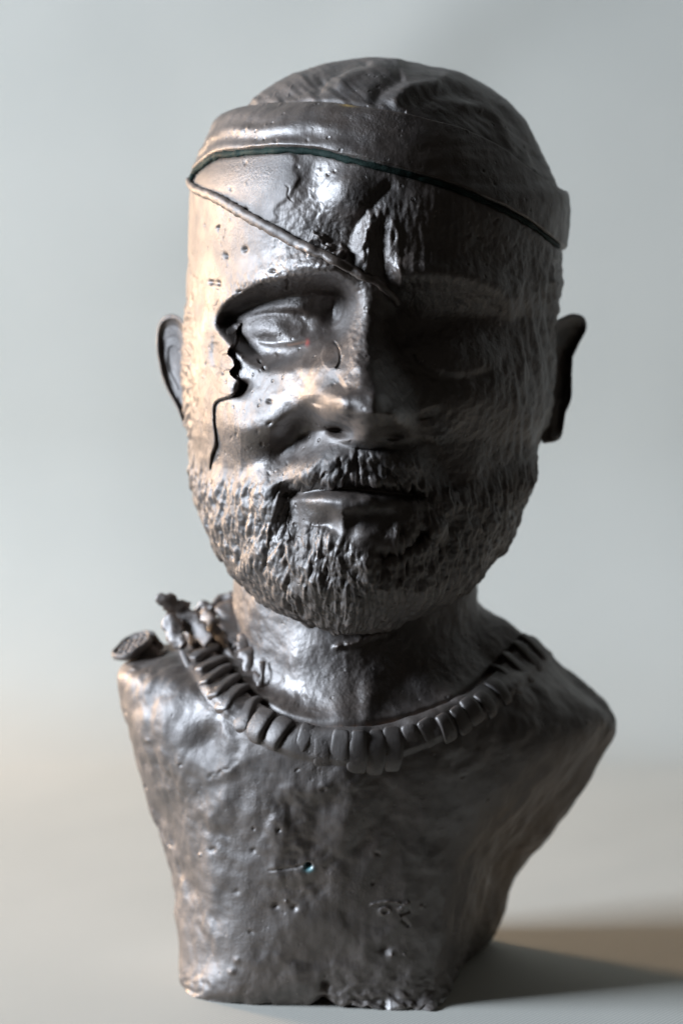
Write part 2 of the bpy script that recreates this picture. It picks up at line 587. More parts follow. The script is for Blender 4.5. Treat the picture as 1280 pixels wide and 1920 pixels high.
arc0 = np.concatenate([np.zeros((NR, 1)), np.cumsum(np.linalg.norm(np.diff(P, axis=1), axis=-1), 1)], 1)
h *= edge[:, :NF] ** 0.35
P[:, :NF] += (h[..., None]) * (CAM - P[:, :NF]) / np.linalg.norm(CAM - P[:, :NF], axis=-1, keepdims=True)

# ---- headband
up_pts = smooth_line([(330, 262), (383, 262), (398, 230), (420, 214), (455, 204), (520, 195), (600, 193), (680, 201), (760, 215), (830, 232), (885, 250), (940, 280), (990, 318), (1040, 352), (1068, 362), (1100, 366)])
lo_pts = smooth_line([(330, 338), (360, 328), (380, 308), (410, 290), (470, 282), (530, 278), (590, 281), (650, 295), (720, 312), (780, 328), (850, 350), (900, 370), (950, 393), (1000, 422), (1050, 462), (1065, 474), (1100, 490)])
ub = np.interp(U, up_pts[:, 0], up_pts[:, 1])
lb = np.interp(U, lo_pts[:, 0], lo_pts[:, 1])
bk = ~front
ub = np.where(bk, np.interp(U, [380, 1060], [262, 360]), ub)
lb = np.where(bk, np.interp(U, [360, 1065], [330, 472]), lb)
band = (V > ub) & (V < lb)
wob = 1.5 * perlin(np.stack([U / 22, V / 22, U * 0], -1))
b_in = sstep(0, 3.5, V - ub + wob) * sstep(0, 3.5, lb - V + wob)
DN = np.zeros_like(U)
DN += 6.5 * b_in + b_in * 1.8 * fbm(np.stack([U / 120, V / 26, U * 0 + 6], -1), 2)
DN += 1.3 * b_in * np.sin((V - ub) / np.maximum(lb - ub, 1) * 15 + 3 * perlin(np.stack([U / 90, V / 60, U * 0 + 3], -1))) * sstep(760, 500, U)
DN += -3 * np.exp(-0.5 * ((V - lb - 4) / 3.5) ** 2)           # the dark gap under the band
DN += -3 * np.exp(-0.5 * ((V - ub + 3) / 3) ** 2) * (U < 760)

# ---- normals of the big form, then details along them
N = grid_normals(P)
if np.mean((N * (CAM - P)).sum(-1)[:, :NF]) < 0:
    N = -N

arc = arc0
arc -= arc[:, NF // 2][:, None]

P3 = P / 100.0
big = fbm(P3 * 1.6, 3)
mid = fbm(P3 * 4.5 + 40, 3)
fine = fbm(P3 * 14 + 9, 2)

crown = (V < ub)
# beard limit: polyline from ear to ear, everything below is beard
bl = smooth_line([(300, 770), (345, 800), (365, 842), (395, 872), (430, 872), (470, 880), (510, 886), (540, 876), (575, 858), (625, 838), (660, 832), (700, 836), (750, 845), (800, 862), (830, 880), (880, 900), (935, 880), (980, 850), (1015, 815), (1080, 780)])
bv = np.interp(U, bl[:, 0], bl[:, 1]) + 5 * perlin(np.stack([U / 14, V / 30, U * 0], -1))
bd = V - bv
mouth = (np.abs((U - 655) / 92) ** 2 + np.abs((V - 942) / 22) ** 2) < 1
mouth |= inside(U, V, smooth_line([(545, 925), (600, 914), (700, 914), (770, 925), (760, 965), (735, 990), (720, 1000), (740, 1020), (700, 1040), (655, 1018), (610, 990), (560, 985), (555, 960), (545, 925)]))
bk_beard = bk & (V > 840)
bd = np.where(front, bd, V - 840)
beard = ((bd > 0) & ~mouth & front) | bk_beard
bw = np.where(front, sstep(-8, 62, bd), sstep(840, 900, V))
bw = bw * (1 - np.concatenate([soft(mouth[:, :NF], 30), np.zeros((NR, NB))], 1))

# tufts: overlapping tapered dabs of clay, union of bumps
T = np.full((NR, NF), -6.0)
cols = np.arange(NF)
V0 = rows
nst = 0
cand = np.argwhere(beard[:, :NF])
cand = cand[rng.permutation(len(cand))[:2800]]
for (i0, j0) in cand:
    u0, v0 = Ug[i0, j0], rows[i0]
    k = (u0 - 650) / 330.0
    lean = 0.34 * np.clip(-k * 1.2, -1, 1) * -1.0
    if v0 < 915 and abs(u0 - 670) < 150:
        lean = -0.75 * np.clip((670 - u0) / 110, -1, 1)
    dx, dy = lean * 1.0 + rng.normal() * 0.16, 1.0
    # hairs at the left cheek sweep down and outwards
    if u0 < 540:
        dx = -0.36 + rng.normal() * 0.15
    nn = math.hypot(dx, dy)
    dx, dy = dx / nn, dy / nn
    Ln = rng.uniform(18, 40)
    W_ = rng.uniform(4.5, 9.5) * (1.0 if u0 < 520 or u0 > 860 else 0.75)
    if v0 < 915 and abs(u0 - 670) < 150:
        Ln *= 0.75
    am = rng.uniform(4, 10.5)
    off = rng.uniform(-4, 2.5)
    if v0 < 915 and abs(u0 - 670) < 150:
        am *= 0.6
    ri = int(Ln / 1.5) + 6
    i1, i2 = max(0, i0 - ri), min(NR, i0 + ri)
    sp = max(abs(arc[i0, min(j0 + 1, NF - 1)] - arc[i0, j0]), 0.7)
    rj = int((Ln * 0.6 + W_ * 1.5) / sp) + 3
    j1, j2 = max(0, j0 - rj), min(NF, j0 + rj)
    ds = arc[i1:i2, j1:j2] - arc[i0, j0]
    dvv = (V0[i1:i2] - v0)[:, None]
    a = (ds * dx + dvv * dy) / Ln
    b = (ds * dy - dvv * dx) / W_
    b = b + 0.5 * a * rng.normal() * 0.6
    taper = np.clip(1.05 - 0.35 * a, 0.5, 1.5)
    e = 1 - a * a - (b / taper) ** 2
    bump = np.where(e > 0, off + am * np.sqrt(np.clip(e, 0, 1)) * (1 + 0.15 * a), -9)
    T[i1:i2, j1:j2] = np.maximum(T[i1:i2, j1:j2], bump)
Ts = T.copy()
for _k in range(2):
    Ts = (Ts * 2 + np.roll(Ts, 1, 1) + np.roll(Ts, -1, 1) + np.roll(Ts, 1, 0) + np.roll(Ts, -1, 0)) / 6
Tfull = np.concatenate([Ts, 4 * fbm(P3[:, NF:] * 10, 2)], 1)
DN += bw * (1 + Tfull * 0.78)
DN += bw * (9 * big + 5 * mid)

# clay surface of the skin, crown folds
DN += (1 - bw) * (3.8 * big + 0.8 * mid + 0.15 * fine) * np.where(crown, 0.6, 1.0) * np.where(band, 0.7, 1.0)
pl = np.concatenate([soft(plate, 5), np.zeros((NR, NB))], 1)
pl = np.maximum(pl, 0.8 * sstep(0.3, 0.8, G(U, V, 425, 440, 75, 75)))
DN -= pl * (3.0 * big + 0.8 * mid + 0.15 * fine)
rough_zone = G(U, V, 560, 400, 60, 60) + G(U, V, 610, 470, 60, 40) + 0.8 * G(U, V, 800, 440, 120, 60) + 0.6 * G(U, V, 470, 500, 70, 40)
rough_zone += 1.2 * G(U, V, 540, 540, 110, 26)
DN += rough_zone * 1.3 * fbm(P3 * 9 + 3, 3) * (1 - pl)
# crown: soft drawn folds
cr = np.where(crown, 1.0, 0.0) * np.where(front, 1, 0.4)
fold = np.zeros_like(U)
for pts, s_, a_ in [([(470, 200), (520, 165), (580, 140)], 8, 6), ([(520, 190), (580, 160), (610, 140)], 7, -7), ([(595, 185), (600, 155), (640, 130), (700, 118)], 8, -8),
                    ([(625, 170), (660, 140), (720, 120), (760, 122)], 9, 8), ([(735, 205), (748, 182), (775, 165), (830, 160)], 9, 10), ([(700, 200), (712, 170), (745, 148), (760, 140)], 9, -9),
                    ([(770, 205), (800, 180), (850, 172), (900, 185)], 8, -8), ([(850, 200), (905, 205), (935, 235), (965, 300)], 8, 8), ([(900, 170), (950, 215), (985, 260), (1010, 320)], 7, -8),
                    ([(935, 190), (975, 230), (1000, 290)], 6, 7), ([(820, 140), (880, 165), (930, 195)], 7, 6)]:
    fold += a_ * ridge(U, V, pts, s_)
DN += cr * fold * 0.65
DN += cr * 2.2 * perlin(np.stack([(U + V) / 60, (U - V * 1.4) / 16, U * 0 + 5], -1))
# furrows in the dark brow
DN += 1.8 * G(U, V, 790, 450, 90, 60) * perlin(np.stack([U / 10, V / 38, U * 0 + 2], -1)) * 1.6
DN += 2.5 * G(U, V, 710, 450, 45, 60) * perlin(np.stack([U / 7, V / 26, U * 0 + 8], -1)) * 1.2
DN += 2 * G(U, V, 668, 610, 16, 60) * perlin(np.stack([U / 9, V / 9, U * 0 + 8], -1)) * 1.2
# cracks, pits, chips
for pts, s_, a_ in [([(533, 345), (541, 352), (540, 368), (552, 380)], 1.3, -2), ([(536, 522), (541, 532), (538, 545)], 1.8, -5), ([(350, 480), (358, 510), (370, 528)], 2.2, -2),
                    ([(345, 800), (352, 830)], 2, -4), ([(400, 538), (412, 545), (404, 580)], 1.5, -1.5)]:
    DN += a_ * ridge(U, V, pts, s_) * (0.7 + 0.9 * perlin(np.stack([U / 7, V / 7, U * 0 + 1], -1)))
pit_xy = [(459, 468), (423, 480), (409, 531), (396, 529), (409, 427), (460, 396), (512, 508), (503, 752), (487, 678), (495, 690), (505, 795), (448, 548)]
for (px, py) in pit_xy:
    DN += -rng.uniform(3, 6) * G(U, V, px, py, rng.uniform(1.8, 3.6), rng.uniform(2.2, 4.5), rng.uniform(0, 180)) * front
for k in range(160):                              # smaller casting pits and grains
    i0, j0 = rng.randint(60, NR - 60), rng.randint(20, NF - 20)
    w_ = 6
    a = (arc[i0 - w_:i0 + w_, j0 - w_:j0 + w_] - arc[i0, j0])
    b = (V0[i0 - w_:i0 + w_] - V0[i0])[:, None]
    s1 = rng.uniform(1.6, 3)
    DN[i0 - w_:i0 + w_, j0 - w_:j0 + w_] += rng.choice([-2.2, -1.4, 1.2]) * np.exp(-0.5 * (a * a + b * b) / s1 ** 2)
# crystals / chips at the strap crossing
for (px, py, rx, ry, am, ro) in [(592, 447, 9, 8, 9, 20), (604, 446, 6, 7, 11, -30), (611, 470, 9, 6, 8, 30), (634, 481, 12, 8, 10, -20), (618, 462, 7, 6, 7, 0), (585, 475, 8, 6, 8, 0), (642, 472, 7, 9, 7, 15)]:
    a = ((U - px) * math.cos(R(ro)) + (V - py) * math.sin(R(ro))) / rx
    b = (-(U - px) * math.sin(R(ro)) + (V - py) * math.cos(R(ro))) / ry
    DN += am * np.clip(1.3 - np.maximum(np.abs(a), np.abs(b) + 0.4 * a), 0, 0.7) * front
DN += 1.3 * sstep(700, 760, U) * sstep(400, 480, V) * (1 - bw) * front * fbm(P3 * 7 + 12, 3)
# hair by the temple at the silhouettes
DN += 6 * np.where(front, sstep(930, 985, U) * sstep(500, 560, V), 0) * perlin(np.stack([(U + 12 * np.sin(V / 70)) / 11, V / 90, U * 0 + 9], -1)) * 1.3
DN += 5 * np.where(front, sstep(1015, 1040, U) * (V > 490) * (V < 850), 0) * perlin(np.stack([U / 8, V / 18, U * 0], -1)) * 1.3
DN += 3 * np.where(front, sstep(375, 350, U) * (V > 560) * (V < 850), 0) * perlin(np.stack([U / 6, V / 13, U * 0], -1)) * 1.6

polefade = sstep(0, 10, V - 107) * sstep(0, 10, 1190 - V)
P = P + N * (DN * polefade)[..., None]
N = grid_normals(P)
if np.mean((N * (CAM - P)).sum(-1)[:, :NF]) < 0:
    N = -N

# coloured wear with a shape of its own
stain = np.zeros(U.shape + (4,))


def add_stain(st, m, col):
    m = np.clip(m, 0, 1)[..., None]
    st[..., :3] = np.where(m > st[..., 3:], np.array(col), st[..., :3])
    st[..., 3:] = np.maximum(st[..., 3:], m)


gn = perlin(np.stack([U / 9, V / 5, U * 0], -1))
add_stain(stain, 0.8 * np.exp(-0.5 * ((V - lb - 4) / 4.0) ** 2) * sstep(-0.1, 0.25, gn) * front * sstep(1000, 850, U), (0.045, 0.09, 0.075))
add_stain(stain, 0.9 * G(U, V, 655, 203, 9, 1.8, 3) * front, (0.32, 0.2, 0.05))
add_stain(stain, 0.9 * G(U, V, 576, 643, 2.6, 4, 10) * front, (0.4, 0.07, 0.05))
add_stain(stain, 0.5 * ridge(U, V, [(540, 647), (560, 644), (576, 640)], 1.5, False) * front, (0.25, 0.13, 0.08))

nosem = np.zeros_like(U, bool)
nosem[:, :NF] = inside(fu, fv, smooth_line([(682, 560), (716, 560), (726, 640), (748, 730), (784, 770), (786, 808), (750, 826), (694, 836), (640, 820), (602, 804), (597, 768), (640, 725), (662, 640), (682, 560)]))
eyem = np.zeros_like(U, bool)
eyem[:, :NF] = inside(fu, fv, smooth_line([(442, 628), (465, 600), (500, 578), (545, 572), (578, 584), (602, 630), (574, 645), (540, 652), (495, 652), (462, 640), (442, 628)]))
lipm = np.zeros_like(U, bool)
lipm[:, :NF] = inside(fu, fv, smooth_line([(560, 928), (610, 926), (680, 927), (750, 936), (720, 962), (660, 966), (600, 964), (565, 950), (560, 928)]))
patchm = np.zeros_like(U, bool)
patchm[:, :NF] = patch
parts = split_grid(P, N, stain, [
    ('headband', band, M_skin, None, 'wide flat headband with drawn lines'),
    ('hair', crown, M_hair, None, 'smooth close hair over the crown'),
    ('eyepatch', patchm, M_skin, None, 'eyepatch over the shaded eye'),
    ('nose', nosem, M_skin, None, None),
    ('eye', eyem, M_skin, None, None),
    ('lower_lip', lipm, M_skin, None, None),
    ('beard', beard, M_beard, None, 'short tufted beard and moustache'),
    ('head', None, M_skin, root, None)])
head = parts['head']
for k_, o_ in parts.items():
    if k_ != 'head':
        o_.parent = head
HP, HN, HU, HV = P[:, :NF].reshape(-1, 3), N[:, :NF].reshape(-1, 3), *[a.reshape(-1) for a in proj(P[:, :NF])]


def pick(Pts, Ns, Us, Vs, u, v):
    d = (Us - u) ** 2 + (Vs - v) ** 2
    idx = np.argpartition(d, 6)[:6]
    k = idx[np.argmin(Pts[idx][:, 1])]
    return Pts[k], Ns[k]


def tube(name, pts, radii, mat, parent, seg=12, flat=1.0, nrm=None, rough=0.0, closed_ends=True, label=None, twist=0.0):
    pts = np.array(pts, float)
    radii = np.broadcast_to(np.array(radii, float), (len(pts),)).copy()
    T_ = np.gradient(pts, axis=0)
    T_ /= np.linalg.norm(T_, axis=1)[:, None]
    rings = []
    for i, p in enumerate(pts):
        n_ = nrm[i] if nrm is not None else np.array([0, -1.0, 0.0])
        n_ = n_ - T_[i] * (n_ @ T_[i])
        n_ /= np.linalg.norm(n_)
        b_ = np.cross(T_[i], n_)
        a_ = np.linspace(0, 2 * np.pi, seg, endpoint=False)
        rad = radii[i] * (1 + (0.12 * np.cos(3 * a_ + i * twist) if twist else 0))
        rings.append(p + (np.cos(a_) * rad)[:, None] * b_ + (np.sin(a_) * rad * flat)[:, None] * n_)
    V_ = np.array(rings)
    if closed_ends:
        V_ = np.concatenate([np.repeat(V_[0].mean(0)[None, None], seg, 1), V_, np.repeat(V_[-1].mean(0)[None, None], seg, 1)], 0)
    if rough:
        c_ = V_.mean(1, keepdims=True)
        V_ = c_ + (V_ - c_) * (1 + rough * perlin(V_ / 12.0)[..., None] * 1.5 + rough * 0.6 * perlin(V_ / 5.0 + 9)[..., None])
    return raw_mesh(name, V_.reshape(-1, 3), grid_faces(V_.shape[0], seg, True).reshape(-1, 4), mat, parent, label=label)


def laid(pts, Pts, Ns, Us, Vs, lift, n=8):
    L = smooth_line(pts, n)
    out, nn = [], []
    for (u_, v_) in L:
        p_, n_ = pick(Pts, Ns, Us, Vs, u_, v_)
        out.append(p_ + lift * n_)
        nn.append(n_)
    out, nn = np.array(out), np.array(nn)
    for k in range(3):
        out[1:-1] = (out[:-2] + 2 * out[1:-1] + out[2:]) / 4
        nn[1:-1] = (nn[:-2] + 2 * nn[1:-1] + nn[2:]) / 4
    return out, nn


cord_px = [(362, 338), (366, 324), (380, 311), (396, 300), (408, 292), (440, 289), (470, 287), (530, 282), (590, 285), (650, 299), (720, 316), (780, 332), (850, 355), (900, 375), (950, 398), (1000, 427), (1045, 462)]
cp, cn = laid(cord_px, HP, HN, HU, HV, 3.5)
cr_ = np.interp(np.linspace(0, 1, len(cp)), [0, 0.05, 0.12, 0.35, 0.6, 1], [5, 6, 6.5, 6, 5.5, 4]) * (1 + 0.25 * rng.normal(size=len(cp)) * 0.5)
tube('headband_cord', cp, cr_, M_cord, head, 10, 0.8, cn, 0.5, twist=0.8, label='dark green twisted cord under the headband edge')
sp_px = [(356, 338), (366, 352), (385, 361), (405, 369), (430, 384), (460, 402), (500, 424), (540, 447), (575, 466), (600, 479), (640, 497), (680, 516), (712, 533), (745, 566)]
cp, cn = laid(sp_px, HP, HN, HU, HV, 7)
cr_ = np.interp(np.linspace(0, 1, len(cp)), [0, 0.1, 0.3, 0.6, 1], [5, 8, 9.5, 9, 6]) * (1 + 0.06 * rng.normal(size=len(cp)))
tube('eyepatch_strap', cp, cr_, M_skin, head, 14, 0.75, cn, 0.25, label='thin cord strap running down the forehead to the eyepatch')


# ---- ears
def ear(outline, yfun, hollow, label):
    """outline: closed px polygon; the dish is set behind its rim"""
    out = smooth_line(outline + [outline[0]], 6)[:-1]
    n = len(out)
    c = out.mean(0)
    rs = [0, 0.18, 0.36, 0.5, 0.6, 0.7, 0.78, 0.86, 0.93, 0.98, 1.0, 0.97, 0.9, 0.7, 0.4]
    dp = [hollow, hollow, hollow * 0.9, hollow * 0.72, hollow * 0.5, hollow * 0.4, hollow * 0.35, 0, -9, -9, -5, 0, 5, 9, 10]
    Vx = []
    for r_, d_ in zip(rs, dp):
        q_ = c + (out - c) * r_
        y_ = yfun(q_[:, 0]) + d_
        Vx.append(at(q_[:, 0], q_[:, 1], y_))
    Vx = np.array(Vx)
    # refine radially
    k = np.linspace(0, len(rs) - 1, 60)
    i0 = np.clip(k.astype(int), 0, len(rs) - 2)
    f_ = (k - i0)
    f_ = f_ * f_ * (3 - 2 * f_)
    Vx = Vx[i0] * (1 - f_)[:, None, None] + Vx[i0 + 1] * f_[:, None, None]
    Vx = Vx + 2.5 * fbm(Vx / 22.0, 2)[..., None] * np.array([0.5, -1, 0.3])
    return raw_mesh('ear', Vx.reshape(-1, 3), grid_faces(Vx.shape[0], Vx.shape[1], True).reshape(-1, 4), M_skin, head, label=label)


ear([(352, 640), (345, 606), (330, 590), (310, 592), (297, 608), (293, 640), (297, 680), (306, 715), (320, 745), (336, 775), (345, 800), (356, 790), (358, 720)],
    lambda u: np.interp(u, [290, 355], [60, -10]), 16, 'ear on the lit side')
ear([(1035, 640), (1042, 604), (1055, 594), (1072, 588), (1092, 592), (1099, 606), (1096, 624), (1083, 645), (1074, 668), (1072, 710), (1070, 750), (1060, 775), (1056, 800), (1050, 822), (1030, 830), (1014, 822), (1020, 740)],
    lambda u: np.interp(u, [1035, 1100], [-10, 70]), 20, 'ear on the shaded side')

# ================================================================== TORSO AND NECK
gp = on_ground
net = [
    # FC, FR1, FR2, FRc, RM, BR, BC, BL, LM, FLc, FL2, FL1
    [gp(590, 1886), gp(690, 1893), gp(770, 1894), gp(824, 1889), gp(862, 1815), gp(905, 1757), gp(650, 1748), gp(400, 1765), gp(352, 1810), gp(352, 1862), gp(410, 1880), gp(500, 1885)],
    [(590, 1850, -250), (690, 1855, -248), (772, 1855, -240), (832, 1850, -205), (875, 1790, -20), (915, 1745, 175), (650, 1740, 235), (392, 1750, 170), (342, 1800, 0), (346, 1840, -135), (412, 1850, -224), (500, 1850, -245)],
    [(600, 1770, -258), (690, 1770, -255), (770, 1770, -245), (840, 1770, -205), (895, 1735, -20), (928, 1705, 170), (640, 1690, 235), (390, 1700, 170), (338, 1745, 0), (346, 1770, -120), (420, 1770, -217), (510, 1770, -250)],
    [(600, 1640, -270), (690, 1640, -264), (775, 1640, -250), (852, 1640, -205), (925, 1622, -20), (954, 1635, 150), (640, 1600, 230), (380, 1620, 150), (322, 1640, 0), (342, 1640, -105), (410, 1640, -212), (500, 1640, -256)],
    [(605, 1520, -287), (700, 1520, -280), (800, 1520, -262), (900, 1535, -200), (992, 1540, -20), (1020, 1548, 140), (640, 1500, 230), (360, 1520, 140), (289, 1525, 0), (312, 1525, -85), (390, 1520, -207), (495, 1520, -267)],
    [(610, 1440, -302), (710, 1440, -295), (850, 1435, -262), (1000, 1440, -160), (1076, 1445, 0), (1076, 1450, 130), (650, 1400, 240), (330, 1430, 140), (257, 1425, 0), (282, 1425, -120), (372, 1430, -210), (490, 1435, -275)],
    [(615, 1405, -304), (720, 1402, -296), (870, 1378, -255), (1046, 1368, -120), (1130, 1350, 15), (1112, 1345, 120), (660, 1300, 235), (320, 1300, 140), (233, 1310, 10), (262, 1335, -110), (365, 1362, -200), (490, 1392, -276)],
    [(620, 1378, -300), (725, 1372, -290), (858, 1330, -240), (985, 1275, -100), (1064, 1278, 20), (1044, 1264, 110), (670, 1240, 210), (340, 1222, 120), (240, 1242, 10), (288, 1265, -90), (388, 1302, -180), (500, 1362, -264)],
    [(640, 1360, -282), (740, 1347, -262), (850, 1305, -200), (918, 1255, -90), (990, 1195, 30), (900, 1170, 140), (670, 1170, 200), (450, 1180, 140), (392, 1195, 30), (424, 1240, -80), (470, 1300, -180), (540, 1343, -250)],
    [(645, 1315, -243), (730, 1300, -222), (820, 1260, -165), (882, 1205, -70), (908, 1142, 40), (860, 1130, 130), (670, 1120, 180), (490, 1130, 130), (440, 1160, 40), (455, 1210, -60), (500, 1268, -150), (565, 1305, -215)],
    [(650, 1220, -212), (720, 1210, -196), (800, 1185, -145), (868, 1160, -60), (895, 1110, 40), (850, 1090, 130), (670, 1080, 180), (490, 1090, 130), (440, 1115, 40), (452, 1155, -60), (510, 1190, -140), (575, 1210, -192)],
    [(650, 1080, -200), (720, 1075, -186), (800, 1065, -140), (866, 1050, -60), (890, 1020, 40), (850, 1010, 130), (670, 1005, 180), (490, 1010, 130), (445, 1020, 40), (455, 1050, -60), (510, 1065, -140), (575, 1075, -185)],
]
C_ = np.array([[(at(*p) if not isinstance(p, np.ndarray) else p) for p in row] for row in net])
TR, TC = 560, 760


def cr_eval(A, t, cyclic):
    n = A.shape[0]
    i = np.floor(t).astype(int)
    if cyclic:
        idx = [(i + k) % n for k in (-1, 0, 1, 2)]
    else:
        i = np.clip(i, 0, n - 2)
        idx = [np.clip(i + k, 0, n - 1) for k in (-1, 0, 1, 2)]
    f = (t - i)
    f = f.reshape((-1,) + (1,) * (A.ndim - 1))
    a, b, c, d = [A[k] for k in idx]
    return 0.5 * ((2 * b) + (c - a) * f + (2 * a - 5 * b + 4 * c - d) * f * f + (3 * b - 3 * c + d - a) * f ** 3)


# more samples on the visible front than on the back
ks = np.array([0, 1, 2, 3, 4, 5, 6, 7, 8, 9, 10, 11, 12.0])
wt = np.array([1, 1, 1.1, 1.2, 0.6, 0.5, 0.5, 0.6, 1.0, 1.1, 1, 1])
cw = np.concatenate([[0], np.cumsum(wt)])
tc_ = np.interp(np.linspace(0, cw[-1], TC, endpoint=False), cw, ks)
rw = np.array([0.25, 0.8, 1.2, 1.2, 0.9, 0.5, 0.5, 0.5, 0.6, 0.9, 0.8])
cr2 = np.concatenate([[0], np.cumsum(rw)])
tr_ = np.interp(np.linspace(0, cr2[-1], TR), cr2, np.arange(12.0))
Rw = cr_eval(C_, tr_, False)                        # TR x 12 x 3
Pt = np.transpose(cr_eval(np.transpose(Rw, (1, 0, 2)), tc_, True), (1, 0, 2)).copy()
Nt = grid_normals(Pt)
if np.mean((Nt * (CAM - Pt)).sum(-1)[:, :100]) < 0:
    Nt = -Nt
TU, TV = proj(Pt)
tf = Pt[..., 1] < 60                                # the side the lens can see
T3 = Pt / 100.0
D = 9 * fbm(T3 * 1.3 + 5, 2) + (3.2 + 3.2 * G(TU, TV, 430, 1520, 150, 110)) * fbm(T3 * 3.0 + 8, 2) + 0.35 * fbm(T3 * 9 + 2, 2)
# hand-pressed dabs of clay
rd = np.random.RandomState(21)
tarc = np.concatenate([np.zeros((TR, 1)), np.cumsum(np.linalg.norm(np.diff(Pt, axis=1), axis=-1), 1)], 1)
tarc = np.where(np.arange(TC)[None] > TC // 2, tarc - tarc[:, -1:], tarc)
tver = np.concatenate([np.zeros((1, TC)), np.cumsum(np.linalg.norm(np.diff(Pt, axis=0), axis=-1), 0)], 0)
Dab = np.full((TR, TC), -4.0)
for k in range(1500):
    i0, j0 = rd.randint(2, int(TR * 0.72)), rd.randint(0, TC)
    Ln, W_ = rd.uniform(16, 46), rd.uniform(8, 22)
    ri = int(60 / max(tver[min(i0 + 1, TR - 1), j0] - tver[i0, j0], 0.8)) + 2
    i1, i2 = max(0, i0 - ri), min(TR, i0 + ri)
    rj = 55
    js = np.arange(j0 - rj, j0 + rj) % TC
    ds = tarc[i1:i2][:, js] - tarc[i0, j0]
    ds = np.where(np.abs(ds) > 600, 1e3, ds)
    dvv = tver[i1:i2][:, js] - tver[i0, j0]
    an = rd.normal() * 0.5
    a = (ds * math.sin(an) + dvv * math.cos(an)) / Ln
    b = (ds * math.cos(an) - dvv * math.sin(an)) / W_
    e = 1 - a * a - b * b
    bump = np.where(e > 0, rd.uniform(-4, 1.5) + rd.uniform(2, 6) * np.sqrt(np.clip(e, 0, 1)), -9)
    blk = Dab[i1:i2][:, js]
    Dab[i1:i2, js] = np.maximum(blk, bump)
for k in range(6):
    Dab[1:-1] = (Dab[1:-1] * 2 + np.roll(Dab, 1, 1)[1:-1] + np.roll(Dab, -1, 1)[1:-1] + Dab[:-2] + Dab[2:]) / 6
D *= 0.5 + 0.65 * sstep(-0.25, 0.3, perlin(T3 * 0.8 + 31))
D += 0.12 * Dab * sstep(7.0, 5.6, tr_)[:, None]
low = tr_[:, None] * np.ones((1, TC))
neckm = sstep(7.9, 8.4, low)
D *= 1 - 0.4 * neckm
D += neckm * (1.2 * fbm(T3 * 6 + 4, 3))
# lumps on the chest lit from the left
for (a, b, sx, sy, am, ro) in [(650, 1530, 18, 60, 8, 15), (520, 1560, 16, 26, 8, 20), (480, 1520, 16, 22, 7, 30), (590, 1480, 30, 16, 6, 0), (420, 1500, 16, 30, 8, 10), (395, 1640, 20, 50, 6, 0), (360, 1560, 22, 60, 5, 0),
                               (700, 1600, 14, 40, 5, 20), (560, 1640, 30, 10, 4, -8), (500, 1700, 26, 30, -5, 0), (590, 1790, 34, 28, -8, 0), (430, 1760, 24, 20, 5, 0), (300, 1340, 26, 20, 9, -20), (290, 1280, 24, 22, 9, 0),
                               (385, 1392, 17, 22, -15, 10), (430, 1440, 30, 12, 7, -25), (340, 1440, 30, 60, 5, 0), (640, 1330, 18, 22, 8, 0), (690, 1320, 14, 26, 8, 10), (560, 1230, 26, 20, 6, 0), (520, 1265, 20, 30, -5, 0),
                               (600, 1205, 30, 14, 5, 20)]:
    D += am * G(TU, TV, a, b, sx, sy, ro) * tf
# sternal hollow under collar, patch on left breast, crack
D += 2.5 * sstep(1.5, 0.5, np.hypot((TU - 418) / 20, (TV - 1398) / 26)) * tf
for pts, s_, a_ in [([(392, 1462), (401, 1451), (409, 1454), (420, 1442), (431, 1440), (440, 1428), (453, 1424)], 3.0, -3), ([(500, 1632), (540, 1628), (572, 1622)], 1.8, -2.5), ([(615, 1870), (606, 1845), (610, 1825)], 2.5, -3),
                    ([(690, 1698), (730, 1690), (762, 1696)], 2, 4), ([(744, 1708), (768, 1690)], 3, 4), ([(748, 1716), (770, 1706)], 2.5, -4), ([(752, 1722), (768, 1738)], 2.6, -4),
                    ([(620, 1215), (665, 1205), (700, 1190), (730, 1186)], 4, 8)]:
    D += a_ * ridge(TU, TV, pts, s_) * tf * (0.8 + 0.8 * perlin(np.stack([TU / 9, TV / 9, TU * 0 + 1], -1)))
rr = np.hypot((TU - 722) / 9, (TV - 1709) / 7)
D += 3 * np.exp(-0.5 * ((rr - 1) / 0.35) ** 2) * tf
for (a, b, s_, am) in [(578, 1623, 4.5, -22), (515, 1700, 5, -9), (552, 1702, 5, -8), (720, 1782, 7, -10), (607, 1478, 4, -6), (524, 1554, 3, -6), (475, 1595, 4, -6), (402, 1592, 4, -6), (608, 1852, 8, -20), (435, 1822, 5, 6),
                       (445, 1800, 5, 6), (605, 1882, 9, -16), (790, 1700, 3, 4), (733, 1790, 6, 9), (610, 1474, 10, 5), (444, 1672, 4, -5)]:
    D += 0.65 * am * G(TU, TV, a, b, s_ * 0.9, s_ * 0.8) * tf
for k in range(28):
    i0, j0 = rng.randint(20, int(TR * 0.7)), rng.randint(8, TC - 8)
    if not tf[i0, j0]:
        continue
    ii, jj = slice(i0 - 7, i0 + 8), slice(max(j0 - 8, 0), j0 + 8)
    s1, s2 = rng.uniform(1.8, 4.5), rng.uniform(1.2, 3)
    D[ii, jj] += rng.choice([-3, -2, 2.5]) * G(TU[ii, jj], TV[ii, jj], TU[i0, j0], TV[i0, j0], s1, s2, rng.uniform(-40, 40))
